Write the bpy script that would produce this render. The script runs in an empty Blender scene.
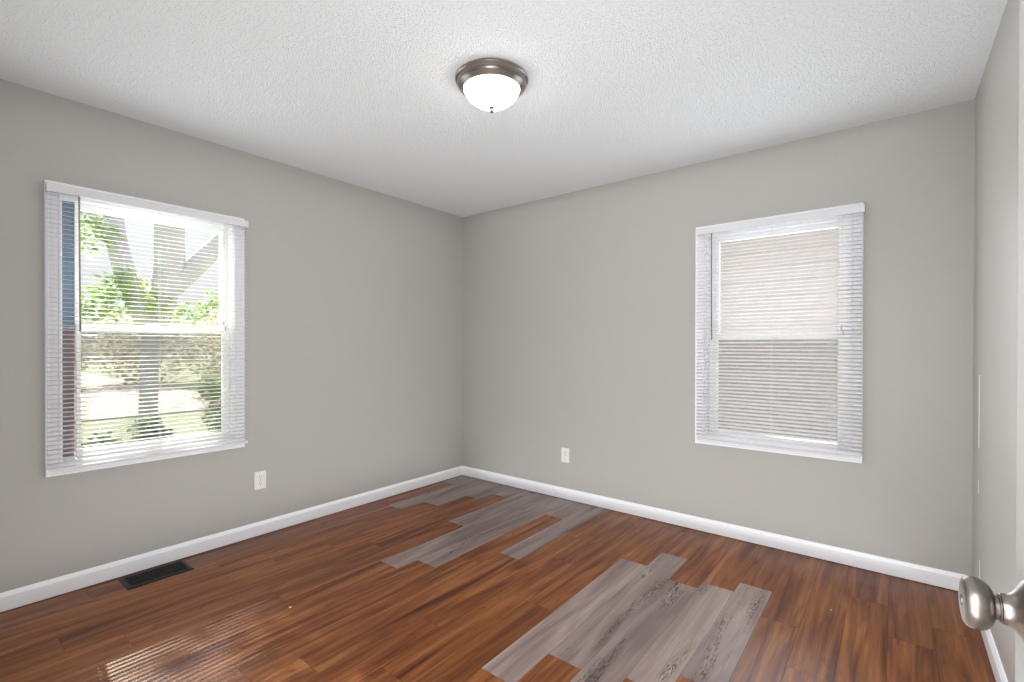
import bpy, bmesh, math, random
from mathutils import Vector, Matrix, noise
R = math.radians
S = bpy.context.scene
COL = S.collection

# ------------------------------------------------------------------ camera, world, light
cam_d = bpy.data.cameras.new('camera'); cam = bpy.data.objects.new('camera', cam_d); COL.objects.link(cam)
cam.rotation_euler = Matrix(((.78270027, -.00412088, .62238517), (.62239692, .00271434, -.78269707), (.00153604, .99998783, .00468934))).to_euler()
cam.location = (3.1951, -3.2654, 1.2228)
cam_d.sensor_width = 36; cam_d.lens = 479.55/1024*36
cam_d.shift_y = (348.3-341)/1024
cam_d.clip_start = .02; cam_d.clip_end = 300
S.camera = cam
vs = S.view_settings
vs.view_transform = 'Standard'; vs.look = 'None'; vs.gamma = 1; vs.use_curve_mapping = False
vs.exposure = 0.31
S.cycles.use_denoising = True
S.cycles.max_bounces = 12; S.cycles.diffuse_bounces = 6; S.cycles.transparent_max_bounces = 24
S.cycles.sample_clamp_indirect = 6

SKY = 1.15          # overcast-bright sky
SUN = 16.0
HALL = 30.0
UP_FILL = 22.0
DOWN = 10.0
SOFT = 41.0
WIN_FILL_L = 5.5
WIN_FILL_B = 7.5
OUT_L = 8.0
OUT_B = 8.0
LAMP = 13.5

w = bpy.data.worlds.new('sky'); S.world = w; w.use_nodes = True
wn = w.node_tree.nodes; wl = w.node_tree.links
bg = wn['Background']
tc = wn.new('ShaderNodeTexCoord'); sp = wn.new('ShaderNodeSeparateXYZ'); cr = wn.new('ShaderNodeValToRGB')
wl.new(tc.outputs['Generated'], sp.inputs[0]); wl.new(sp.outputs['Z'], cr.inputs['Fac'])
cr.color_ramp.elements[0].position = 0.0; cr.color_ramp.elements[0].color = (.52, .505, .525, 1)
cr.color_ramp.elements[1].position = .75; cr.color_ramp.elements[1].color = (1.25, 1.3, 1.38, 1)
wl.new(cr.outputs['Color'], bg.inputs['Color']); bg.inputs['Strength'].default_value = SKY

sun_d = bpy.data.lights.new('sun', 'SUN'); sun = bpy.data.objects.new('sun', sun_d); COL.objects.link(sun)
sun_d.energy = SUN; sun_d.angle = R(.5); sun_d.color = (1, .93, .82)
sun_dir = Vector((1, -.09, -.80))                       # the way the light travels
sun.rotation_euler = sun_dir.to_track_quat('-Z', 'Y').to_euler()
sun.location = (-12, 2, 12)

hall_d = bpy.data.lights.new('hall_fill', 'AREA'); hall = bpy.data.objects.new('hall_fill', hall_d); COL.objects.link(hall)  # fill lamp added in the unseen hall to lift the room
hall_d.shape = 'RECTANGLE'; hall_d.size = 1.6; hall_d.size_y = 1.0; hall_d.energy = HALL; hall_d.color = (.95, .985, 1)
hall.location = (2.6, -4.3, 2.36); hall.rotation_euler = (R(28), 0, 0)

# unseen fill added at floor level, thrown up to even out the ceiling
bn_d = bpy.data.lights.new('floor_fill', 'AREA'); bn = bpy.data.objects.new('floor_fill', bn_d); COL.objects.link(bn)
bn_d.shape = 'SQUARE'; bn_d.size = 3.1; bn_d.energy = UP_FILL; bn_d.color = (.95, .982, 1)
bn.location = (1.75, -1.62, .03); bn.rotation_euler = (R(180), 0, 0)

# unseen fills added under the ceiling, in the doorway and at both windows
dn_d = bpy.data.lights.new('ceiling_fill', 'AREA'); dn = bpy.data.objects.new('ceiling_fill', dn_d); COL.objects.link(dn)
dn_d.shape = 'SQUARE'; dn_d.size = 3.1; dn_d.energy = DOWN; dn_d.color = (.95, .982, 1)
dn.location = (1.75, -1.62, 2.435)
sf_d = bpy.data.lights.new('doorway_fill', 'AREA'); sf = bpy.data.objects.new('doorway_fill', sf_d); COL.objects.link(sf)
sf_d.shape = 'RECTANGLE'; sf_d.size = .75; sf_d.size_y = 1.8; sf_d.energy = SOFT; sf_d.color = (.95, .982, 1)
for nm, en, loc, rot in (('window_fill_left', WIN_FILL_L, (.085, -2.43, 1.31), (0, R(-90), 0)), ('window_fill_back', WIN_FILL_B, (2.63, -.085, 1.29), (R(-90), 0, 0)),  # fills added in front of the blinds to brighten the room
                         ('outdoor_fill_left', OUT_L, (-.34, -2.43, 1.35), (0, R(-90), 0)), ('outdoor_fill_back', OUT_B, (2.63, .34, 1.33), (R(-90), 0, 0))):  # fills added outside the panes to make the slats glow
    ld = bpy.data.lights.new(nm, 'AREA'); lo_ = bpy.data.objects.new(nm, ld); COL.objects.link(lo_)
    ld.shape = 'RECTANGLE'; ld.energy = en; ld.color = (.90, .96, 1); lo_.location = loc; lo_.rotation_euler = rot
    ld.size, ld.size_y = (1.25, .7) if 'left' in nm else (.7, 1.25)
sf.location = (3.0, -3.45, 1.15); sf.rotation_euler = (R(90), 0, R(44))

# ------------------------------------------------------------------ materials
def mat(name):
    m = bpy.data.materials.new(name); m.use_nodes = True
    return m, m.node_tree.nodes, m.node_tree.links, m.node_tree.nodes['Principled BSDF']
def srgb(r, g, b):
    f = lambda c: (c/255/12.92) if c/255 <= .04045 else ((c/255+.055)/1.055)**2.4
    return (f(r), f(g), f(b), 1)
def plain(name, col, rough=.5, metal=0, bump=None, spec=.5, var=0.0):
    m, n, l, b = mat(name)
    b.inputs['Base Color'].default_value = col; b.inputs['Roughness'].default_value = rough
    b.inputs['Metallic'].default_value = metal; b.inputs['Specular IOR Level'].default_value = spec
    t = n.new('ShaderNodeTexCoord')
    if var:
        nz = n.new('ShaderNodeTexNoise'); nz.inputs['Scale'].default_value = 3
        hs = n.new('ShaderNodeMixRGB'); hs.blend_type = 'MIX'
        hs.inputs['Color1'].default_value = [c*(1-var) for c in col[:3]]+[1]
        hs.inputs['Color2'].default_value = [min(1, c*(1+var)) for c in col[:3]]+[1]
        l.new(t.outputs['Object'], nz.inputs['Vector']); l.new(nz.outputs['Fac'], hs.inputs['Fac'])
        l.new(hs.outputs[0], b.inputs['Base Color'])
    if bump:
        sc, st, dist = bump
        nz = n.new('ShaderNodeTexNoise'); nz.inputs['Scale'].default_value = sc; nz.inputs['Detail'].default_value = 4
        bp = n.new('ShaderNodeBump'); bp.inputs['Strength'].default_value = st; bp.inputs['Distance'].default_value = dist
        l.new(t.outputs['Object'], nz.inputs['Vector']); l.new(nz.outputs['Fac'], bp.inputs['Height']); l.new(bp.outputs[0], b.inputs['Normal'])
    return m

M_wall = plain('wall_paint', srgb(174, 171, 166), .42, bump=(220, .12, .001), spec=.35, var=.012)
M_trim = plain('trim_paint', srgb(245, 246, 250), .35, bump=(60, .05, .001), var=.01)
M_vinyl = plain('window_vinyl', srgb(247, 247, 247), .3)
M_plate = plain('outlet_plastic', srgb(226, 224, 218), .35)
M_slot = plain('outlet_slot', srgb(90, 86, 80), .6)
M_black = plain('register_metal', srgb(16, 13, 12), .4, metal=.4)
M_dark = plain('duct_dark', srgb(12, 10, 9), .8)
M_door = plain('door_paint', srgb(156, 154, 149), .6, bump=(40, .05, .001))
M_rail = plain('enamelled_rail', srgb(212, 211, 214), .3)
M_cord = plain('cord_fibre', srgb(225, 223, 216), .7)
M_bead = plain('tassel_plastic', srgb(190, 188, 182), .3)
M_blue = plain('jamb_liner_blue', srgb(110, 128, 148), .3, var=.25)
M_mauve = plain('jamb_liner_mauve', srgb(128, 112, 118), .4, var=.15)
M_bark = plain('bark', srgb(184, 182, 190), .9, bump=(14, .8, .03), var=.25)
M_path = plain('concrete', srgb(176, 162, 156), .9, bump=(8, .2, .01), var=.06)
M_grass = plain('lawn', srgb(140, 148, 108), .95, bump=(40, .6, .03), var=.25)
M_cream = plain('stucco', srgb(214, 205, 212), .9, bump=(200, .1, .001))
M_roof = plain('roof_shingle', srgb(120, 112, 108), .9, bump=(30, .5, .01))
M_concrete = plain('exterior_block', srgb(180, 176, 170), .9)

def brushed():
    m, n, l, b = mat('brushed_nickel')
    b.inputs['Metallic'].default_value = 1; b.inputs['Roughness'].default_value = .3
    b.inputs['Base Color'].default_value = srgb(128, 120, 114)
    t = n.new('ShaderNodeTexCoord'); mp = n.new('ShaderNodeMapping'); mp.inputs['Scale'].default_value = (3, 3, 220)
    nz = n.new('ShaderNodeTexNoise'); nz.inputs['Scale'].default_value = 6
    mr = n.new('ShaderNodeMapRange'); mr.inputs['To Min'].default_value = .24; mr.inputs['To Max'].default_value = .4
    l.new(t.outputs['Object'], mp.inputs[0]); l.new(mp.outputs[0], nz.inputs['Vector'])
    l.new(nz.outputs['Fac'], mr.inputs['Value']); l.new(mr.outputs[0], b.inputs['Roughness'])
    return m
M_nickel = brushed()

def ceiling_mat():
    m, n, l, b = mat('textured_ceiling')
    b.inputs['Base Color'].default_value = srgb(216, 218, 220); b.inputs['Roughness'].default_value = .85
    t = n.new('ShaderNodeTexCoord')
    nz = n.new('ShaderNodeTexNoise'); nz.inputs['Scale'].default_value = 150; nz.inputs['Detail'].default_value = 3
    r = n.new('ShaderNodeValToRGB'); r.color_ramp.elements[0].position = .34; r.color_ramp.elements[1].position = .43
    nz2 = n.new('ShaderNodeTexNoise'); nz2.inputs['Scale'].default_value = 160
    ad = n.new('ShaderNodeMath'); ad.operation = 'MULTIPLY_ADD'; ad.inputs[1].default_value = .15
    bp = n.new('ShaderNodeBump'); bp.inputs['Strength'].default_value = .7; bp.inputs['Distance'].default_value = .004
    l.new(t.outputs['Object'], nz.inputs['Vector']); l.new(t.outputs['Object'], nz2.inputs['Vector'])
    l.new(nz.outputs['Fac'], r.inputs['Fac']); l.new(nz2.outputs['Fac'], ad.inputs[0]); l.new(r.outputs['Color'], ad.inputs[2])
    l.new(ad.outputs[0], bp.inputs['Height']); l.new(bp.outputs[0], b.inputs['Normal'])
    return m
M_ceil = ceiling_mat()

def glass_mat():
    m = bpy.data.materials.new('window_glass'); m.use_nodes = True; n = m.node_tree.nodes; l = m.node_tree.links; n.clear()
    o = n.new('ShaderNodeOutputMaterial'); tr = n.new('ShaderNodeBsdfTransparent'); tr.inputs[0].default_value = (.96, .98, .97, 1)
    gl = n.new('ShaderNodeBsdfGlossy'); gl.inputs['Roughness'].default_value = .02
    fr = n.new('ShaderNodeFresnel'); fr.inputs['IOR'].default_value = 1.45; mx = n.new('ShaderNodeMixShader')
    l.new(fr.outputs[0], mx.inputs[0]); l.new(tr.outputs[0], mx.inputs[1]); l.new(gl.outputs[0], mx.inputs[2]); l.new(mx.outputs[0], o.inputs[0])
    return m
M_glass = glass_mat()

def screen_mat():
    m = bpy.data.materials.new('insect_screen_mesh'); m.use_nodes = True; n = m.node_tree.nodes; l = m.node_tree.links; n.clear()
    o = n.new('ShaderNodeOutputMaterial'); tr = n.new('ShaderNodeBsdfTransparent')
    df = n.new('ShaderNodeBsdfDiffuse'); df.inputs[0].default_value = (.10, .10, .11, 1)
    mx = n.new('ShaderNodeMixShader'); mx.inputs[0].default_value = .33
    l.new(tr.outputs[0], mx.inputs[1]); l.new(df.outputs[0], mx.inputs[2]); l.new(mx.outputs[0], o.inputs[0])
    return m
M_screen = screen_mat()

def slat_mat():
    m, n, l, b = mat('blind_slat_vinyl')
    b.inputs['Base Color'].default_value = srgb(251, 251, 252); b.inputs['Roughness'].default_value = .35
    tl = n.new('ShaderNodeBsdfTranslucent'); tl.inputs[0].default_value = (.97, .96, .96, 1)
    mx = n.new('ShaderNodeMixShader'); mx.inputs[0].default_value = .4
    o = [x for x in n if x.type == 'OUTPUT_MATERIAL'][0]
    l.new(b.outputs[0], mx.inputs[1]); l.new(tl.outputs[0], mx.inputs[2]); l.new(mx.outputs[0], o.inputs[0])
    return m
M_slat = slat_mat()

def leaf_mat(name, c1, c2):
    m, n, l, b = mat(name)
    g = n.new('ShaderNodeObjectInfo'); t = n.new('ShaderNodeTexCoord'); nz = n.new('ShaderNodeTexNoise'); nz.inputs['Scale'].default_value = 3
    mx = n.new('ShaderNodeMixRGB'); mx.inputs['Color1'].default_value = c1; mx.inputs['Color2'].default_value = c2
    cr = n.new('ShaderNodeValToRGB'); cr.color_ramp.elements[0].position = .38; cr.color_ramp.elements[1].position = .62
    l.new(t.outputs['Object'], nz.inputs['Vector']); l.new(nz.outputs['Fac'], cr.inputs['Fac']); l.new(cr.outputs['Color'], mx.inputs['Fac'])
    l.new(mx.outputs[0], b.inputs['Base Color']); b.inputs['Roughness'].default_value = .6
    tl = n.new('ShaderNodeBsdfTranslucent'); l.new(mx.outputs[0], tl.inputs[0])
    ms = n.new('ShaderNodeMixShader'); ms.inputs[0].default_value = .45
    o = [x for x in n if x.type == 'OUTPUT_MATERIAL'][0]
    l.new(b.outputs[0], ms.inputs[1]); l.new(tl.outputs[0], ms.inputs[2]); l.new(ms.outputs[0], o.inputs[0])
    return m
M_leaf = leaf_mat('leaf_fresh', srgb(160, 186, 100), srgb(124, 152, 90))
M_leaf2 = leaf_mat('leaf_deep', srgb(92, 138, 98), srgb(150, 165, 96))
M_leaf3 = leaf_mat('leaf_pale', srgb(186, 188, 165), srgb(202, 192, 168))

def emis(name, col, s):
    m, n, l, b = mat(name)
    b.inputs['Base Color'].default_value = (.9, .9, .88, 1); b.inputs['Roughness'].default_value = .3
    b.inputs['Emission Color'].default_value = col; b.inputs['Emission Strength'].default_value = s
    return m
M_bowl = emis('lit_frosted_glass', (1, .965, .92, 1), LAMP)

def floor_mat():
    m, n, l, b = mat('vinyl_planks')
    t = n.new('ShaderNodeTexCoord')
    at = n.new('ShaderNodeAttribute'); at.attribute_name = 'plank_random'
    ag = n.new('ShaderNodeAttribute'); ag.attribute_name = 'plank_grey'
    off = n.new('ShaderNodeVectorMath'); off.operation = 'SCALE'; off.inputs[0].default_value = (37, 61, 83)
    l.new(at.outputs['Fac'], off.inputs['Scale'])
    ad = n.new('ShaderNodeVectorMath'); ad.operation = 'ADD'; l.new(t.outputs['Object'], ad.inputs[0]); l.new(off.outputs[0], ad.inputs[1])
    def nz(scale, det, dist, sc=1, rough=.5):
        mp = n.new('ShaderNodeMapping'); mp.inputs['Scale'].default_value = scale
        x = n.new('ShaderNodeTexNoise'); x.inputs['Scale'].default_value = sc; x.inputs['Detail'].default_value = det
        x.inputs['Distortion'].default_value = dist; x.inputs['Roughness'].default_value = rough
        l.new(ad.outputs[0], mp.inputs[0]); l.new(mp.outputs[0], x.inputs['Vector']); return x.outputs['Fac']
    def ramp(fac, stops):
        r = n.new('ShaderNodeValToRGB'); e = r.color_ramp.elements
        e[0].position, e[0].color = stops[0]; e[1].position, e[1].color = stops[-1]
        for p, c in stops[1:-1]:
            q = e.new(p); q.color = c
        l.new(fac, r.inputs['Fac']); return r.outputs['Color']
    def mix(a, c, fac, mode='MIX'):
        x = n.new('ShaderNodeMixRGB'); x.blend_type = mode
        for s, v in (('Color1', a), ('Color2', c), ('Fac', fac)):
            if isinstance(v, (int, float, tuple)): x.inputs[s].default_value = v
            else: l.new(v, x.inputs[s])
        return x.outputs[0]
    # brown boards
    broad = nz((19, 1.3, 1), 4, 1.0)
    brown = ramp(broad, [(.30, srgb(*BR[0])), (.43, srgb(*BR[1])), (.55, srgb(*BR[2])), (.70, srgb(*BR[3]))])
    fine = nz((170, 5, 1), 3, .2)
    brown = mix(brown, ramp(fine, [(.3, (.66, .60, .55, 1)), (.65, (1.05, 1.05, 1.05, 1))]), .75, 'MULTIPLY')
    brown = mix(brown, ramp(nz((62, 2.2, 1), 5, .6, 1, .65), [(.36, (.60, .50, .42, 1)), (.52, (1, 1, 1, 1)), (.70, (1.16, 1.16, 1.14, 1))]), .6, 'MULTIPLY')
    knot = nz((9, 2.4, 1), 2, 2.5, 1.3)
    brown = mix(brown, ramp(knot, [(.66, (1, 1, 1, 1)), (.76, (.52, .38, .30, 1))]), .8, 'MULTIPLY')
    tone = n.new('ShaderNodeMapRange'); tone.inputs['To Min'].default_value = .76; tone.inputs['To Max'].default_value = .98
    l.new(at.outputs['Fac'], tone.inputs['Value'])
    # grey boards
    g1 = nz((9, 1.0, 1), 3, 1.0)
    grey = ramp(g1, [(.32, srgb(*GR[0])), (.5, srgb(*GR[1])), (.68, srgb(*GR[2]))])
    grey = mix(grey, ramp(nz((130, 4, 1), 4, .3), [(.3, (.74, .72, .72, 1)), (.66, (1.08, 1.08, 1.08, 1))]), .7, 'MULTIPLY')
    crackzone = ramp(nz((14, .9, 1), 2, .8), [(.57, (0, 0, 0, 1)), (.66, (1, 1, 1, 1))])
    crack = ramp(nz((85, 16, 1), 4, 2.5), [(.41, (.22, .17, .16, 1)), (.48, (1, 1, 1, 1)), (.60, (1, 1, 1, 1)), (.68, (1.6, 1.6, 1.6, 1))])
    grey = mix(grey, mix(grey, crack, 1.0, 'MULTIPLY'), crackzone)
    col = mix(brown, grey, ag.outputs['Fac'])
    hs = n.new('ShaderNodeVectorMath'); hs.operation = 'SCALE'; l.new(col, hs.inputs[0]); l.new(tone.outputs[0], hs.inputs['Scale'])
    l.new(hs.outputs[0], b.inputs['Base Color'])
    rr = n.new('ShaderNodeMapRange'); rr.inputs['To Min'].default_value = .27; rr.inputs['To Max'].default_value = .40
    l.new(fine, rr.inputs['Value']); l.new(rr.outputs[0], b.inputs['Roughness'])
    b.inputs['Specular IOR Level'].default_value = .3
    bp = n.new('ShaderNodeBump'); bp.inputs['Strength'].default_value = .12; bp.inputs['Distance'].default_value = .0006
    l.new(fine, bp.inputs['Height']); l.new(bp.outputs[0], b.inputs['Normal'])
    return m
BR = [(86, 40, 15), (122, 67, 30), (143, 86, 43), (164, 106, 57)]
GR = [(118, 100, 96), (144, 126, 120), (162, 146, 137)]
M_floor = floor_mat()

# ------------------------------------------------------------------ helpers
def box(bm, x0, x1, y0, y1, z0, z1, bev=0, seg=2, M=None):
    v = [bm.verts.new((x, y, z)) for x in (x0, x1) for y in (y0, y1) for z in (z0, z1)]
    fs = [bm.faces.new([v[i] for i in q]) for q in ((0, 1, 3, 2), (4, 6, 7, 5), (0, 4, 5, 1), (2, 3, 7, 6), (0, 2, 6, 4), (1, 5, 7, 3))]
    if bev:
        es = list({e for f in fs for e in f.edges})
        r = bmesh.ops.bevel(bm, geom=es, offset=bev, segments=seg, affect='EDGES', profile=.5)
        v = list({q for f in r['faces'] for q in f.verts} | {q for q in v if q.is_valid})
    if M: bmesh.ops.transform(bm, matrix=M, verts=v)
def lathe(bm, prof, seg=48, M=None):
    rings = []
    for r, z in prof:
        if r < 1e-6: rings.append([bm.verts.new((0, 0, z))])
        else: rings.append([bm.verts.new((r*math.cos(2*math.pi*k/seg), r*math.sin(2*math.pi*k/seg), z)) for k in range(seg)])
    for a, b in zip(rings, rings[1:]):
        for k in range(seg):
            k2 = (k+1) % seg
            if len(a) == 1 and len(b) == 1: continue
            if len(a) == 1: bm.faces.new((a[0], b[k2], b[k]))
            elif len(b) == 1: bm.faces.new((a[k], a[k2], b[0]))
            else: bm.faces.new((a[k], a[k2], b[k2], b[k]))
    if M: bmesh.ops.transform(bm, matrix=M, verts=[v for r in rings for v in r])
def tube(bm, pts, rad, seg=8):
    pts = [Vector(p) for p in pts]; rings = []
    if not isinstance(rad, (list, tuple)): rad = [rad]*len(pts)
    up = Vector((0, 1, .13)).normalized()
    for i, p in enumerate(pts):
        d = (pts[min(i+1, len(pts)-1)]-pts[max(i-1, 0)]).normalized()
        a = d.cross(up).normalized(); b = d.cross(a)
        rings.append([bm.verts.new(p+(a*math.cos(2*math.pi*k/seg)+b*math.sin(2*math.pi*k/seg))*rad[i]) for k in range(seg)])
    for a, b in zip(rings, rings[1:]):
        for k in range(seg): bm.faces.new((a[k], a[(k+1) % seg], b[(k+1) % seg], b[k]))
    bm.faces.new(rings[0][::-1]); bm.faces.new(rings[-1])
def frame(bm, x0, x1, z0, z1, prof):
    """mitred picture frame; prof = (inset from the outer edge, y) closed loop"""
    rings = []
    for d, y in prof:
        rings.append([bm.verts.new(c) for c in ((x0+d, y, z0+d), (x1-d, y, z0+d), (x1-d, y, z1-d), (x0+d, y, z1-d))])
    for a, b in zip(rings, rings[1:]+rings[:1]):
        for k in range(4): bm.faces.new((a[k], a[(k+1) % 4], b[(k+1) % 4], b[k]))
def obj(name, bm, m, parent=None, smooth=False):
    bmesh.ops.recalc_face_normals(bm, faces=bm.faces)
    me = bpy.data.meshes.new(name); bm.to_mesh(me); bm.free()
    if m: me.materials.append(m)
    if smooth:
        for p in me.polygons: p.use_smooth = True
        try: me.set_sharp_from_angle(angle=R(35))
        except Exception: pass
    o = bpy.data.objects.new(name, me); COL.objects.link(o)
    if parent: o.parent = parent
    return o
def empty(name, loc=(0, 0, 0), rz=0):
    o = bpy.data.objects.new(name, None); o.location = loc; o.rotation_euler = (0, 0, rz); o.empty_display_size = .1
    COL.objects.link(o); return o
def tag(o, label=None, cat=None, group=None, kind=None):
    if label: o['label'] = label
    if cat: o['category'] = cat
    if group: o['group'] = group
    if kind: o['kind'] = kind
    return o
def NB(): return bmesh.new()

# ------------------------------------------------------------------ room shell
W, NEAR, H, T = 3.504, -3.28, 2.44, .15
# window openings (u0,u1,z0,z1)
LWIN = dict(c=-2.408, h=.452, z0=.588, z1=2.017, g0=.693, g1=1.920, gl=-2.719, gr=-2.058, m=1.312)
BWIN = dict(c=2.615, h=.450, z0=.581, z1=2.011, g0=.655, g1=1.915, gl=2.288, gr=2.947, m=1.285)
CW = .060
def wall_with_hole(name, u0, u1, hole, to_world, label):
    bm = NB(); a, b, c, d = hole
    for (p, q, r, s) in ((u0, a, -.1, H+.1), (b, u1, -.1, H+.1), (a, b, -.1, c), (a, b, d, H+.1)):
        box(bm, p, q, 0, T, r, s)
    bmesh.ops.remove_doubles(bm, verts=bm.verts, dist=1e-5)
    bmesh.ops.transform(bm, matrix=to_world, verts=bm.verts)
    o = obj(name, bm, M_wall); return tag(o, label, 'wall', kind='structure')
def hole_of(d): return (d['c']-d['h']+CW, d['c']+d['h']-CW, d['z0']+CW, d['z1']-CW)
ML = Matrix.Rotation(R(90), 4, 'Z')
wall_with_hole('wall_left', NEAR-T, 0, hole_of(LWIN), ML, 'warm grey painted wall with the window that looks onto a tree')
wall_with_hole('wall_back', -T, W+T, hole_of(BWIN), Matrix(), 'warm grey painted far wall with the right hand window')
bm = NB(); box(bm, W, W+T, NEAR-T, 0, -.1, H+.1)
tag(obj('wall_right', bm, M_wall), 'warm grey painted wall at the right edge beside the open door', 'wall', kind='structure')
DX0, DX1, DH = 2.64, 3.43, 2.06                       # doorway behind the camera
bm = NB()
box(bm, 0, DX0, NEAR-T, NEAR, -.1, H+.1); box(bm, DX1, W, NEAR-T, NEAR, -.1, H+.1); box(bm, DX0, DX1, NEAR-T, NEAR, DH, H+.1)
tag(obj('wall_near', bm, M_wall), 'warm grey painted wall with the doorway the camera stands in', 'wall', kind='structure')
bm = NB(); box(bm, -T, W+T, NEAR-2.2, T, H, H+.1)
tag(obj('ceiling', bm, M_ceil), 'white textured ceiling', 'ceiling', kind='structure')
# hall behind the camera
bm = NB(); HX0, HX1, HY = 1.4, 3.9, NEAR-1.6
box(bm, HX0-.1, HX0, HY, NEAR-T, 0, H); box(bm, HX1, HX1+.1, HY, NEAR-T, 0, H); box(bm, HX0-.1, HX1+.1, HY-.1, HY, 0, H)
box(bm, W, HX1+.1, NEAR-T-.1, NEAR-T, 0, H)
tag(obj('wall_hall', bm, M_wall), 'hallway walls behind the doorway', 'wall', kind='structure')

# floor: every plank a raised piece of one continuous floor mesh
def make_floor():
    random.seed(7)
    X0, PW, G = .0147, .1508, .0005
    grey = {0: [(-.278, .0)], 1: [(-.979, 0)], 2: [(-.753, 0)], 3: [(-.44, 0)], 4: [(-.262, 0)], 5: [(-.925, 0)],
            6: [(-1.60, -.42), (-.42, 0)], 7: [(-1.461, -.28), (-.28, 0)], 8: [(-.39, 0)], 9: [(-1.095, 0)],
            13: [(-1.916, -.71)], 14: [(-1.686, -.486)], 15: [(-1.92, -.787)], 16: [(-1.622, -.707)], 17: [(-1.485, -.59)]}
    joints = {17: [-2.69], 8: [-1.273], 14: [-2.9], 10: [-.62, -1.83], 12: [-1.42], 13: [-.1], 11: [-.95, -2.15]}
    bm = NB(); lr = bm.faces.layers.float.new('plank_random'); lg = bm.faces.layers.float.new('plank_grey')
    def plank(x0, x1, y0, y1, g):
        if x1-x0 < .002 or y1-y0 < .002: return
        r = random.random(); n0 = len(bm.faces)
        v = [bm.verts.new(p) for p in ((x0, y0, -.0015), (x1, y0, -.0015), (x1, y1, -.0015), (x0, y1, -.0015),
             (x0+G, y0+G, 0), (x1-G, y0+G, 0), (x1-G, y1-G, 0), (x0+G, y1-G, 0))]
        for q in ((4, 5, 6, 7), (0, 1, 5, 4), (1, 2, 6, 5), (2, 3, 7, 6), (3, 0, 4, 7)):
            f = bm.faces.new([v[i] for i in q]); f[lr] = r; f[lg] = g
    Y0 = HY
    for k in range(-1, 27):
        a, b = X0+k*PW, X0+(k+1)*PW; a = max(a, 0.0)
        if a >= HX1: break
        b = min(b, HX1); gs = grey.get(k, []); spans = []
        for s in gs: plank(a, b, s[0], s[1], 1.0)
        top = 0.0
        cuts = sorted({s[0] for s in gs} | {s[1] for s in gs})
        free = []
        if not gs: free = [(Y0, 0.0)]
        else:
            free = [(Y0, cuts[0])]
            if cuts[-1] < 0: free.append((cuts[-1], 0.0))
        for (f0, f1) in free:
            js = sorted([j for j in joints.get(k, []) if f0 < j < f1], reverse=True)
            y = f1
            L = random.uniform(.35, 1.22) if f1 == 0 else 1.22
            for j in js: plank(a, b, j, y, 0.0); y = j; L = 1.22
            while y > f0+1e-4:
                y2 = max(f0, y-L)
                if y2-f0 < .12: y2 = f0
                plank(a, b, y2, y, 0.0); y = y2; L = 1.22
    me_f = len(bm.faces)
    box(bm, -.1, HX1+.1, Y0-.1, .1, -.1, -.0015)
    o = obj('floor', bm, M_floor)
    return tag(o, 'red brown vinyl plank floor with patches of grey boards', 'floor', kind='structure')
make_floor()

# baseboards
BBP = [(0, .004), (.0115, .004), (.0125, .07), (.009, .078), (.006, .086), (.001, .089), (0, .089)]
def baseboard(name, p0, p1, inward, label):
    p0 = Vector(p0); p1 = Vector(p1); n = Vector(inward); bm = NB(); rings = []
    for p in (p0, p1): rings.append([bm.verts.new((p.x+n.x*d, p.y+n.y*d, z)) for d, z in BBP])
    a, b = rings; m = len(a)
    for i in range(m): bm.faces.new((a[i], a[(i+1) % m], b[(i+1) % m], b[i]))
    bm.faces.new(a); bm.faces.new(b[::-1])
    tag(obj(name, bm, M_trim), label, 'baseboard', kind='structure')
baseboard('baseboard_left', (0, NEAR), (0, 0), (1, 0), 'white baseboard under the left wall')
baseboard('baseboard_back', (0, 0), (W, 0), (0, -1), 'white baseboard under the far wall')
baseboard('baseboard_right', (W, 0), (W, NEAR), (-1, 0), 'white baseboard under the right wall')
baseboard('baseboard_near', (0, NEAR), (DX0-.06, NEAR), (0, 1), 'white baseboard beside the doorway')
# door casing on the near wall (behind the camera)
bm = NB()
box(bm, DX0-.06, DX0, NEAR, NEAR+.014, 0, DH+.06, .002); box(bm, DX1, DX1+.055, NEAR, NEAR+.014, 0, DH+.06, .002)
box(bm, DX0, DX1, NEAR, NEAR+.014, DH, DH+.06, .002)
box(bm, DX0, DX0+.012, NEAR-T, NEAR, 0, DH); box(bm, DX1-.012, DX1, NEAR-T, NEAR, 0, DH); box(bm, DX0+.012, DX1-.012, NEAR-T, NEAR, DH-.012, DH)
tag(obj('trim_1', bm, M_trim), 'white casing round the doorway', 'trim', kind='structure')
# caulked corner bead
bm = NB(); tube(bm, [(W-.0005, -.0005, .09), (W-.0005, -.0005, H)], .003, 6)
tag(obj('trim_2', bm, M_wall), 'painted caulk line in the far right corner', 'trim', kind='structure')

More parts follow.
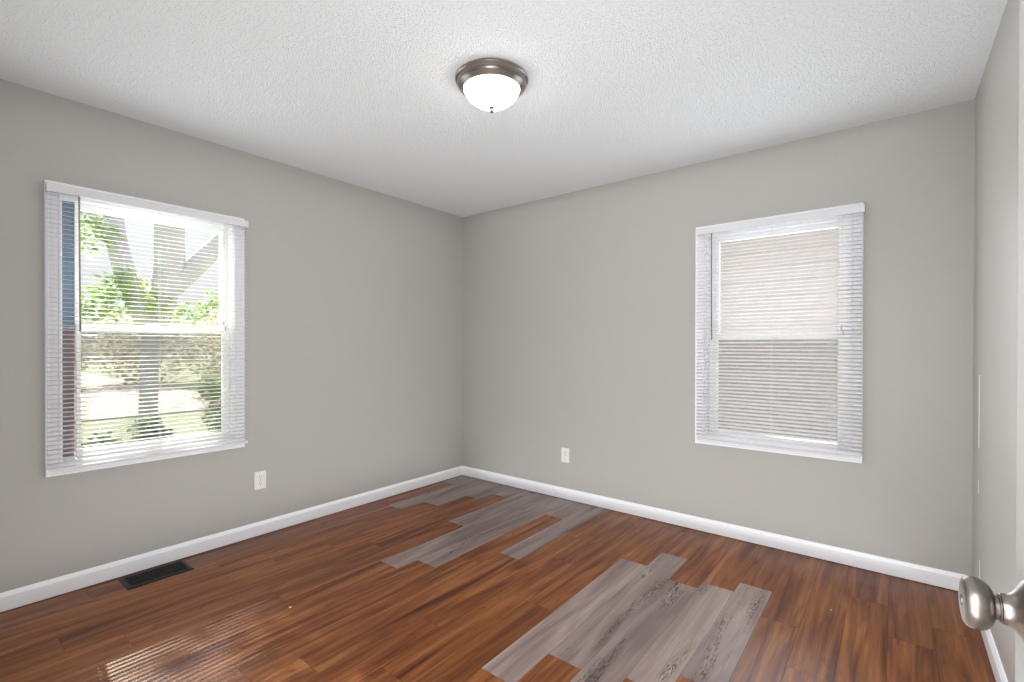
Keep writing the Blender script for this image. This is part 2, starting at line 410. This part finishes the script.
# ------------------------------------------------------------------ windows (local: x right, y outward, z up; wall face y = 0)
def make_window(name, d, label, place, liner):
    root = tag(empty(name, *place), label, 'window', kind='structure')
    h, z0, z1 = d['h'], d['z0'], d['z1']; gl, gr = d['gl']-d['c'], d['gr']-d['c']; g0, g1, m = d['g0'], d['g1'], d['m']
    bm = NB()
    frame(bm, -h, h, z0, z1, [(0, 0), (0, -.014), (.003, -.019), (.010, -.020), (.016, -.016), (.034, -.014), (.046, -.011), (.050, -.0135), (.056, -.0135), (.0605, -.009), (.0605, 0)])
    obj('casing', bm, M_trim, root)
    JT = .004 if liner else .011
    a, b, c, e = -h+CW, h-CW, z0+CW, z1-CW
    bm = NB(); frame(bm, a+.0002, b-.0002, c+.0002, e-.0002, [(0, .0005), (JT, .0005), (JT, .148), (0, .148)])
    obj('jamb', bm, M_trim, root)
    a += JT+.0005; b -= JT+.0005; c += JT+.0005; e -= JT+.0005
    def ring(bm, x0, x1, zz0, zz1, wl, wr, wb, wt, y0, y1):
        ch = .004
        o_ = [(x0, zz0), (x1, zz0), (x1, zz1), (x0, zz1)]
        i_ = [(x0+wl, zz0+wb), (x1-wr, zz0+wb), (x1-wr, zz1-wt), (x0+wl, zz1-wt)]
        def off(pts, s): # grow the inner loop outward by s
            (p, q), (p1, _), (_, q1), _ = pts[0], pts[1], pts[2], pts[3]
            return [(p-s, q-s), (p1+s, q-s), (p1+s, q1+s), (p-s, q1+s)]
        loops = [(o_, y0), (off(i_, .010), y0), (off(i_, .008), y0+.003), (off(i_, ch), y0+.003), (i_, y0+.008), (i_, y1), (o_, y1)]
        vs_ = [[bm.verts.new((x, y, z)) for x, z in pts] for pts, y in loops]
        for A, B in zip(vs_, vs_[1:]+vs_[:1]):
            for k in range(4): bm.faces.new((A[k], A[(k+1) % 4], B[(k+1) % 4], B[k]))
    lin = .058 if liner else .002
    # upper sash (outer track), lower sash (inner track)
    bm = NB(); ring(bm, a+lin, b-.002, m-.020, e-.001, gl-a-lin, b-.002-gr, .036, e-.001-g1, .078, .106)
    up = obj('upper_sash', bm, M_vinyl, root)
    bm = NB(); box(bm, gl-.004, gr+.004, .090, .094, m+.012, g1+.004); obj('pane', bm, M_glass, up)
    bm = NB(); ring(bm, a+lin, b-.002, c+.001, m+.022, gl-a-lin, b-.002-gr, g0-c-.001, .040, .046, .074)
    lo = obj('lower_sash', bm, M_vinyl, root)
    bm = NB(); box(bm, gl-.004, gr+.004, .058, .062, g0-.004, m-.014); obj('pane', bm, M_glass, lo)
    bm = NB(); box(bm, -.03, .03, .050, .072, m+.022, m+.030, .002); box(bm, -.006, .028, .044, .060, m+.030, m+.036, .002)
    obj('sash_lock', bm, M_vinyl, lo)
    if liner:
        bm = NB(); box(bm, a+.0005, a+lin-.0005, .084, .100, m+.001, e); obj('upper_track_strip', bm, M_blue, root)['label'] = 'blue grey strip beside the upper sash'
        bm = NB(); box(bm, a+.0005, a+lin-.0005, .084, .100, c, m-.001); obj('lower_track_strip', bm, M_mauve, root)['label'] = 'mauve brown strip beside the lower sash'
    # insect screen behind the lower sash
    bm = NB(); ring(bm, a+.003, b-.003, c, m+.01, .014, .014, .014, .014, .120, .130)
    sc = obj('screen_frame', bm, M_vinyl, root)
    bm = NB(); box(bm, a+.012, b-.012, .1255, .1265, c+.01, m); obj('insect_screen', bm, M_screen, sc)
    bm = NB(); box(bm, -h+.02, h-.02, .1485, .19, z0+.02, z0+CW+.008, .003); obj('exterior_sill', bm, M_trim, root)
    return root
PL = ((0, LWIN['c'], 0), R(90)); PB = ((BWIN['c'], 0, 0), 0)
make_window('window_1', LWIN, 'white double hung window in the left wall looking onto a tree', PL, True)
make_window('window_2', BWIN, 'white double hung window in the far wall behind a half closed blind', PB, False)

def make_blind(d, place, label, tilt, wand, cord, ls=0):
    root = tag(empty('venetian_blind', *place), label, 'window blind')
    h = d['h']-.002-ls/2; zt = d['z1']-.020; YB = -.041
    bm = NB()   # head rail: U channel with rounded edges
    box(bm, -h, h+.006, YB-.014, YB+.014, zt-.040, zt, .002)
    hr = obj('head_rail', bm, M_rail, root)
    for s in (-1, 1):
        bm = NB(); x = s*(h+.001)+(.006 if s > 0 else 0)
        box(bm, x-.010*(s > 0), x+.002, YB-.0150, YB+.0195, zt-.042, zt+.001, .001) if s > 0 else box(bm, x, x+.010, YB-.0150, YB+.0195, zt-.042, zt+.001, .001); obj('bracket', bm, M_rail, hr)
    zb = d['z0']+.030
    bm = NB(); box(bm, -h, h, YB-.0125, YB+.0125, zb, zb+.013, .003); 
    br = obj('bottom_rail', bm, M_rail, root)
    for s in (-1, 1):
        bm = NB(); box(bm, s*h-.003, s*h+.003, YB-.0135, YB+.0135, zb-.001, zb+.014, .001); obj('end_cap', bm, M_vinyl, br)
    bm = NB(); P = .0222; z = zt-.056; random.seed(3)
    while z > zb+.022:
        t = R(tilt+random.uniform(-1.5, 1.5)); rows = []
        for i in range(5):
            s = -1+i/2; y = s*.0125; q = .0016*(1-s*s)
            yy = y*math.cos(t)-q*math.sin(t); zz = y*math.sin(t)+q*math.cos(t)
            rows.append([(x, YB+yy, z+zz+.0008*math.sin(x*5+z*40)) for x in (-h, -h/2, 0, h/2, h)])
        vv = [[bm.verts.new(p) for p in r] for r in rows]
        for A, B in zip(vv, vv[1:]):
            for k in range(4): bm.faces.new((A[k], A[k+1], B[k+1], B[k]))
        z -= P
    o = obj('slats', bm, M_slat, root, smooth=True)
    so = o.modifiers.new('thickness', 'SOLIDIFY'); so.thickness = .0004
    for u in (-.33, 0, .33):
        bm = NB()
        for yy in (YB-.0137, YB+.0137): tube(bm, [(u, yy, zb+.01), (u, yy, zt-.04)], .0006, 5)
        obj('ladder_cord', bm, M_cord, root)
    wu, wz = wand
    bm = NB(); tube(bm, [(wu, YB-.022, zt-.045), (wu+.001, YB-.0225, (zt+wz)/2), (wu+.003, YB-.022, wz)], .0035, 6)
    wd = obj('tilt_wand', bm, M_wand, root)
    bm = NB(); tube(bm, [(wu, YB-.010, zt-.030), (wu, YB-.020, zt-.034), (wu, YB-.022, zt-.048)], .002, 6); obj('wand_hook', bm, M_bead, wd)
    cu, cz = cord
    bm = NB()
    for s in (-.003, .003): tube(bm, [(cu, YB-.0155, zt-.03), (cu+s*.5, YB-.019, zt-.06), (cu+s, YB-.019, cz)], .0008, 5)
    lc = obj('lift_cord', bm, M_cord, root)
    for s, dz in ((-.004, 0), (.004, -.03)):
        bm = NB(); lathe(bm, [(0, .012), (.002, .011), (.005, -.012), (.0045, -.015), (0, -.015)], 12, Matrix.Translation((cu+s, YB-.019, cz+dz)))
        obj('tassel', bm, M_bead, lc)
    root.location.x += ls/2
    return root
def wandmat():
    m, n, l, b = mat('clear_wand'); b.inputs['Base Color'].default_value = srgb(150, 140, 130); b.inputs['Roughness'].default_value = .15
    b.inputs['Transmission Weight'].default_value = .5; return m
M_wand = wandmat()
make_blind(LWIN, PL, 'white venetian blind with open slats over the left window, tree visible through it', 7, (-.335, 1.29), (.318, 1.36))
make_blind(BWIN, PB, 'white venetian blind with half closed slats over the window in the far wall', 20, (-.343, 1.265), (.350, 1.33), .016)

# ------------------------------------------------------------------ ceiling light
cl = tag(empty('ceiling_light', (1.757, -1.608, H)), 'round brushed nickel flush ceiling light with a lit white glass bowl', 'ceiling light')
bm = NB()
lathe(bm, [(0, -.001), (.160, -.001), (.165, -.004), (.166, -.010), (.163, -.014), (.156, -.017), (.155, -.023), (.157, -.027), (.156, -.033), (.150, -.040), (.142, -.045), (.138, -.050), (.133, -.053), (.128, -.052), (.126, -.044), (0, -.044)], 72)
obj('ring', bm, M_nickel, cl, smooth=True)
bm = NB()
prof = [(.1270, -.046)]
for i in range(13):
    t = i/12; prof.append((.1270*math.cos(t*math.pi/2)**1.0 if i < 12 else 0, -.050-.080*math.sin(t*math.pi/2)**1.35))
lathe(bm, prof, 72); obj('glass_bowl', bm, M_bowl, cl, smooth=True)
bm = NB()
lathe(bm, [(0, -.124), (.012, -.126), (.014, -.131), (.011, -.135), (.006, -.138), (.006, -.142), (.009, -.145), (.008, -.151), (.003, -.155), (0, -.156)], 24)
obj('finial', bm, M_nickel, cl, smooth=True)

# ------------------------------------------------------------------ outlets
def make_outlet(loc, rz, label):
    r = tag(empty('wall_outlet', loc, rz), label, 'outlet')
    bm = NB(); box(bm, -.037, .037, -.006, 0, -.0585, .0585, .003, 3); pl = obj('cover_plate', bm, M_plate, r)
    for s in (-1, 1):
        bm = NB(); box(bm, -.0165, .0165, -.0078, -.005, s*.0195-.0145, s*.0195+.0145, .003); rc = obj('receptacle', bm, M_plate, r)
        bm = NB()
        for x, hh in ((-.0065, .0045), (.0065, .0036)): box(bm, x-.0011, x+.0011, -.0081, -.0074, s*.0195+.003-hh, s*.0195+.003+hh)
        box(bm, -.0022, .0022, -.0081, -.0074, s*.0195-.0105, s*.0195-.0065); obj('slots', bm, M_slot, rc)
    bm = NB(); lathe(bm, [(0, .0012), (.0022, .0008), (.003, 0)], 12, Matrix.Translation((0, -.006, 0)) @ Matrix.Rotation(R(90), 4, 'X')); obj('screw', bm, M_slot, r)
    return r
make_outlet((0, -1.858, .356), R(90), 'off white duplex outlet low on the left wall under the tree window')
make_outlet((1.147, 0, .352), 0, 'off white duplex outlet low on the far wall left of the right window')

# ------------------------------------------------------------------ floor register
fr = tag(empty('floor_register', (.121, -2.443, 0)), 'black metal floor vent against the left baseboard under the window', 'floor vent')
bm = NB()
X, Y = .088, .147
v0 = [(-X, -Y), (X, -Y), (X, Y), (-X, Y)]
def lp(s, z): return [bm.verts.new((x-s*(1 if x > 0 else -1), y-s*(1 if y > 0 else -1), z)) for x, y in v0]
L_ = [lp(0, .0002), lp(0, .0015), lp(.010, .005), lp(.020, .005), lp(.022, .001), lp(.022, .0004)]
for A, B in zip(L_, L_[1:]):
    for k in range(4): bm.faces.new((A[k], A[(k+1) % 4], B[(k+1) % 4], B[k]))
obj('frame', bm, M_black, fr)
bm = NB(); box(bm, -X+.021, X-.021, -Y+.021, Y-.021, .0002, .0008); obj('duct_opening', bm, M_dark, fr)
bm = NB()
n = 22
for i in range(n):
    y = -Y+.026+i*(2*Y-.052)/(n-1); box(bm, -X+.022, X-.022, y-.001, y+.001, .0008, .0042)
for x in (-.022, .022): box(bm, x-.0015, x+.0015, -Y+.022, Y-.022, .0008, .0038)
obj('louvers', bm, M_black, fr)
bm = NB(); box(bm, -.004, .004, -.012, .012, .0042, .008, .001); obj('damper_lever', bm, M_black, fr)

# ------------------------------------------------------------------ door standing open at the right, with knob
PH = R(4.0); dv = Vector((-math.sin(PH), math.cos(PH), 0)); nv = Vector((-math.cos(PH), -math.sin(PH), 0))
P0 = Vector((3.3062, -2.5700, .9556)); DW = .72; BS = .063
hinge = P0+dv*(BS-DW); hinge.z = 0
door = tag(empty('door_1', hinge, 0), 'pale painted door standing open at the right edge', 'door', kind='structure')
door.rotation_euler = (0, 0, math.atan2(dv.y, dv.x))     # local x along the door, local +y towards the room
DT = .035; DHH = 2.035
bm = NB()
def panelled(yf, sgn):
    rows = [(.12, .74), (.90, 1.55), (1.65, 1.93)]; cols = [(.11, .35), (.415, .655)]
    xs = [0]+[q for c in cols for q in c]+[DW]; zs = [.012]+[q for r in rows for q in r]+[DHH]
    for i in range(len(xs)-1):
        for j in range(len(zs)-1):
            x0, x1, z0, z1 = xs[i], xs[i+1], zs[j], zs[j+1]
            if i in (1, 3) and j in (1, 3, 5):
                lo = []
                for s, dd in ((0, 0), (.010, .006), (.022, .006), (.038, .001)):
                    lo.append([bm.verts.new((x, yf-sgn*dd, z)) for x, z in ((x0+s, z0+s), (x1-s, z0+s), (x1-s, z1-s), (x0+s, z1-s))])
                for A, B in zip(lo, lo[1:]):
                    for k in range(4): bm.faces.new((A[k], A[(k+1) % 4], B[(k+1) % 4], B[k]))
                bm.faces.new(lo[-1])
            else: bm.faces.new([bm.verts.new((x, yf, z)) for x, z in ((x0, z0), (x1, z0), (x1, z1), (x0, z1))])
panelled(0, 1); panelled(-DT, -1)
for q in (((0, 0, .012), (0, -DT, .012), (0, -DT, DHH), (0, 0, DHH)), ((DW, 0, .012), (DW, -DT, .012), (DW, -DT, DHH), (DW, 0, DHH)),
          ((0, 0, .012), (DW, 0, .012), (DW, -DT, .012), (0, -DT, .012)), ((0, 0, DHH), (DW, 0, DHH), (DW, -DT, DHH), (0, -DT, DHH))):
    bm.faces.new([bm.verts.new(p) for p in q])
bmesh.ops.remove_doubles(bm, verts=bm.verts, dist=1e-5)
obj('door_slab', bm, M_door, door)
for zc in (.25, 1.02, 1.80):
    bm = NB(); lathe(bm, [(0, -.045), (.006, -.045), (.006, .045), (0, .045)], 16, Matrix.Translation((-.007, -.004, zc))); obj('hinge', bm, M_nickel, door, smooth=True)
bm = NB(); box(bm, DW, DW+.0012, -DT/2-.0125, -DT/2+.0125, P0.z-.028, P0.z+.028); obj('latch_plate', bm, M_nickel, door)
KX = DW-BS
for side in (1, -1):
    base = Matrix.Translation((KX, 0 if side > 0 else -DT, P0.z)) @ Matrix.Rotation(R(-90*side), 4, 'X')
    bm = NB()
    lathe(bm, [(0, .0002), (.033, .0002), (.0335, .002), (.0325, .005), (.029, .008), (.023, .0115), (.018, .015), (.0155, .019), (.0148, .022), (.0146, .0245), (.0136, .0252), (.0136, .0262), (.0125, .0266), (0, .0266)], 48, base)
    kb = obj('door_knob', bm, M_nickel, door, smooth=True)
    kb['label'] = 'brushed nickel round door knob'
    bm = NB()
    lathe(bm, [(0, 0.0262), (0.0115, 0.0262), (0.0115, 0.0295), (0.01551, 0.03017), (0.0203, 0.03244), (0.02369, 0.03597), (0.02538, 0.04017), (0.02576, 0.0442), (0.02519, 0.04806), (0.02388, 0.05092), (0.02331, 0.05109), (0.02294, 0.05176), (0.02237, 0.05176), (0.02115, 0.05277), (0.01692, 0.05361), (0, 0.05411)], 56, base)
    obj('knob_ball', bm, M_nickel, kb, smooth=True)
    bm = NB(); lathe(bm, [(.0055, .0535), (.0055, .0546), (.0045, .0550), (0, .0550)], 24, base); obj('lock_button', bm, M_nickel, kb, smooth=True)

# ------------------------------------------------------------------ thin raised white strips for the bright streaks on the right wall
def wall_streak(y, z0, z1, wd, label, x=W):
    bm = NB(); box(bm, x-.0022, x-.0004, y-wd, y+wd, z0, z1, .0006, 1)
    tag(obj('white_streak', bm, M_trim), label, 'wall_streak')
wall_streak(-.227, .762, 1.094, .0065, 'long thin white vertical streak on the right wall near the corner')
wall_streak(-.225, .555, .614, .0028, 'short white vertical streak on the right wall below the long one')
wall_streak(-.272, .165, .264, .0028, 'lowest white vertical streak on the right wall just above the door knob')

# small crumbs on the brown boards
M_crumb = plain('crumb', srgb(225, 210, 190), .8)
def crumb(x, y, r, label):
    bm = NB(); bmesh.ops.create_icosphere(bm, subdivisions=2, radius=r)
    for v in bm.verts: v.co *= 1+.25*noise.noise(v.co*300)
    bmesh.ops.scale(bm, vec=(1, 1.2, .7), verts=bm.verts); bmesh.ops.translate(bm, vec=(x, y, r*.62), verts=bm.verts)
    tag(obj('crumb', bm, M_crumb, smooth=True), label, 'debris')
crumb(.999, -2.163, .005, 'tiny pale crumb on the brown boards in the left half of the floor')
crumb(2.974, -.61, .004, 'tiny pale crumb on the brown boards right of the grey boards')

# ------------------------------------------------------------------ outside
GZ = -.55
bm = NB(); box(bm, -60, 30, -40, 60, GZ-.2, GZ)
# keep the ground clear of the room itself: the slab lies below the floor
tag(obj('ground', bm, M_grass), 'lawn outside the windows', 'ground', kind='structure')
bm = NB(); box(bm, -40.0, -11.5, -12, 3.5, GZ, GZ+.03)
tag(obj('driveway', bm, M_path), 'pale driveway seen through the left window', 'driveway', kind='structure')

def leaves(bm, blobs, n, size, seed):
    random.seed(seed)
    wt = [b[3]**2 for b in blobs]
    for _ in range(n):
        b = random.choices(blobs, wt)[0]; r = b[3]*random.random()**.4
        d = Vector((random.gauss(0, 1), random.gauss(0, 1), random.gauss(0, 1))).normalized()
        p = Vector(b[:3])+Vector((d.x*r, d.y*r, d.z*r*.8))
        if p.z < GZ+.02: continue
        a = Vector((random.gauss(0, 1), random.gauss(0, 1), random.gauss(0, .6))).normalized()
        c = a.cross(Vector((random.random()-.5, random.random()-.5, random.random())).normalized()).normalized()
        s = size*random.uniform(.6, 1.3)
        q = [p-a*s, p+c*s*.45+a*s*.1, p+a*s, p-c*s*.45+a*s*.1]
        bm.faces.new([bm.verts.new(x) for x in q])
bm = NB(); box(bm, -3, 9, .6, 2.9, GZ, GZ+.04)  # pale slab added over the lawn to bounce pinkish light at the far window
tag(obj('bounce_slab', bm, M_path), 'added pale path below the far window', 'reflector', kind='structure')
# big forked tree
tr = tag(empty('tree', (-4.0, -1.43, GZ)), 'large forked grey trunk tree with fresh green leaves outside the left window', 'tree')
def rel(p): return Vector(p)-Vector((-4.0, -1.36, GZ))
def limb(bm, pts, rad, seg=14, sub=5):
    P = [rel(p) for p in pts]; out = []; rr = []
    for i in range(len(P)-1):
        p0 = P[max(i-1, 0)]; p1 = P[i]; p2 = P[i+1]; p3 = P[min(i+2, len(P)-1)]
        for k in range(sub):
            t = k/sub
            out.append(.5*((2*p1)+(p2-p0)*t+(2*p0-5*p1+4*p2-p3)*t*t+(3*p1-p0-3*p2+p3)*t**3)); rr.append(rad[i]*(1-t)+rad[i+1]*t)
    out.append(P[-1]); rr.append(rad[-1]); tube(bm, out, rr, seg)
bm = NB()
limb(bm, [(-4, -1.36, GZ), (-4, -1.36, .3), (-4, -1.34, 1.1), (-4.0, -1.30, 1.55)], [.14, .10, .09, .125])
limb(bm, [(-4, -1.32, 1.35), (-4, -1.46, 1.75), (-4.05, -1.62, 2.3), (-4.1, -1.68, 3.2), (-4.1, -1.5, 4.6)], [.11, .12, .105, .09, .05])
limb(bm, [(-4, -1.30, 1.35), (-3.97, -1.23, 1.75), (-3.95, -1.15, 2.2), (-3.9, -1.15, 2.9), (-3.9, -1.0, 4.4)], [.12, .15, .165, .16, .06])
limb(bm, [(-3.95, -1.12, 1.95), (-3.9, -.84, 2.3), (-3.9, -.55, 2.65), (-3.9, -.1, 3.2), (-3.9, .5, 4.3)], [.12, .12, .11, .09, .05])
limb(bm, [(-4.1, -1.64, 2.5), (-4.2, -2.0, 3.0), (-4.3, -2.3, 3.8)], [.06, .045, .02])
obj('trunk', bm, M_bark, tr, smooth=True)
bm = NB()
bl = [tuple(rel(p[:3]))+(p[3],) for p in [(-3.9, -1.75, 1.75, .30), (-3.9, -1.62, 1.95, .25), (-3.85, -1.35, 1.72, .26), (-4, -1.95, 2.5, .35), (-3.9, -1.9, 1.55, .25),
      (-4, -.9, 1.65, .22), (-4.0, -.55, 1.8, .30), (-4.1, -.45, 2.55, .2), (-4.3, -1.0, 4.9, 1.2), (-4, .4, 4.8, 1.3), (-4.4, -2.5, 4.5, 1.0)]]
leaves(bm, bl[:8], 1500, .045, 2); leaves(bm, bl[8:], 1500, .08, 4)
obj('foliage', bm, M_leaf, tr)

def bush(x, y, h, blobs, n, size, m, seed, name, label, cat, group=None):
    root = tag(empty(name, (x, y, GZ)), label, cat, group)
    bm = NB(); random.seed(seed)
    for b in blobs: tube(bm, [(b[0]*.1, b[1]*.1, 0), (b[0]*.5, b[1]*.5, b[2]*.5), (b[0], b[1], b[2])], [.006*h, .005*h, .003*h], 6)
    obj('stem', bm, M_bark, root)
    bm = NB(); leaves2 = [(b[0], b[1], b[2], b[3]) for b in blobs]
    random.seed(seed)
    for _ in range(n):
        b = random.choices(leaves2, [q[3]**2 for q in leaves2])[0]; r = b[3]*random.random()**.4
        d = Vector((random.gauss(0, 1), random.gauss(0, 1), random.gauss(0, 1))).normalized()*r
        p = Vector(b[:3])+d
        if p.z < .01: continue
        a = Vector((random.gauss(0, 1), random.gauss(0, 1), random.gauss(0, .6))).normalized()
        c = a.cross(Vector((random.random()-.5, random.random()-.5, random.random())).normalized()).normalized()
        s = size*random.uniform(.6, 1.3)
        bm.faces.new([bm.verts.new(q) for q in (p-a*s, p+c*s*.45+a*s*.1, p+a*s, p-c*s*.45+a*s*.1)])
    obj('foliage', bm, m, root)
bush(-3.3, -1.66, 1, [(0, 0, .62, .2), (.05, .12, .7, .18), (0, -.12, .5, .18), (.05, .02, .85, .16)], 1200, .04, M_leaf2, 11, 'shrub', 'deep green shrub at the foot of the forked tree', 'shrub')
bush(-2.7, -1.17, 1.3, [(0, 0, .6, .2), (0, .08, 1.0, .2), (.05, -.02, 1.3, .15), (-.05, .12, .5, .2)], 1300, .04, M_leaf, 12, 'shrub', 'yellow green shrub at the lower right of the left window view', 'shrub')
bush(-3.0, -2.22, 1, [(0, 0, .6, .2), (0, .16, .72, .18), (0, -.16, .6, .18)], 1100, .04, M_leaf2, 13, 'shrub', 'low green shrub at the lower left of the left window view', 'shrub')
bush(-6.3, .6, 2, [(0, 0, 1.6, .8), (0, .9, 1.4, .8), (.2, -.4, 1.0, .5), (0, .4, 2.2, .6)], 3500, .06, M_leaf3, 14, 'small_tree', 'pale leafy small tree right of the forked trunk outside', 'tree')
bush(-24, 4, 4, [(0, -4, 1.7, 1.8), (0, -.5, 1.9, 2.0), (0, 3, 1.8, 2.0), (0, 6, 2, 2.1)], 9000, .14, M_leaf3, 15, 'hedge', 'pale hedge of trees far behind the driveway', 'hedge')
# neighbouring house beyond the far window
nh = tag(empty('neighbor_house', (2.6, 3.0, GZ)), 'pale cream sided house next door behind the far window', 'house')
bm = NB(); hz = 3.4
nrow = 20
for i in range(nrow):
    z0, z1 = i*hz/nrow, (i+1)*hz/nrow
    vs_ = [bm.verts.new(p) for p in ((-4, -.018, z0), (3, -.018, z0), (3, -.002, z1), (-4, -.002, z1), (-4, .0, z0), (3, 0, z0))]
    bm.faces.new(vs_[:4]); bm.faces.new((vs_[4], vs_[5], vs_[1], vs_[0]))
box(bm, -4, 3, 0, 4, 0, hz); obj('siding', bm, M_cream, nh)
bm = NB(); vv = [bm.verts.new(p) for p in ((-4.3, -.35, hz), (3.3, -.35, hz), (3.3, 2, hz+1.3), (-4.3, 2, hz+1.3), (-4.3, 4.3, hz), (3.3, 4.3, hz))]
bm.faces.new((vv[0], vv[1], vv[2], vv[3])); bm.faces.new((vv[3], vv[2], vv[5], vv[4])); bm.faces.new((vv[0], vv[4], vv[5], vv[1])); bm.faces.new((vv[0], vv[3], vv[4])); bm.faces.new((vv[1], vv[5], vv[2]))
obj('roof', bm, M_roof, nh)
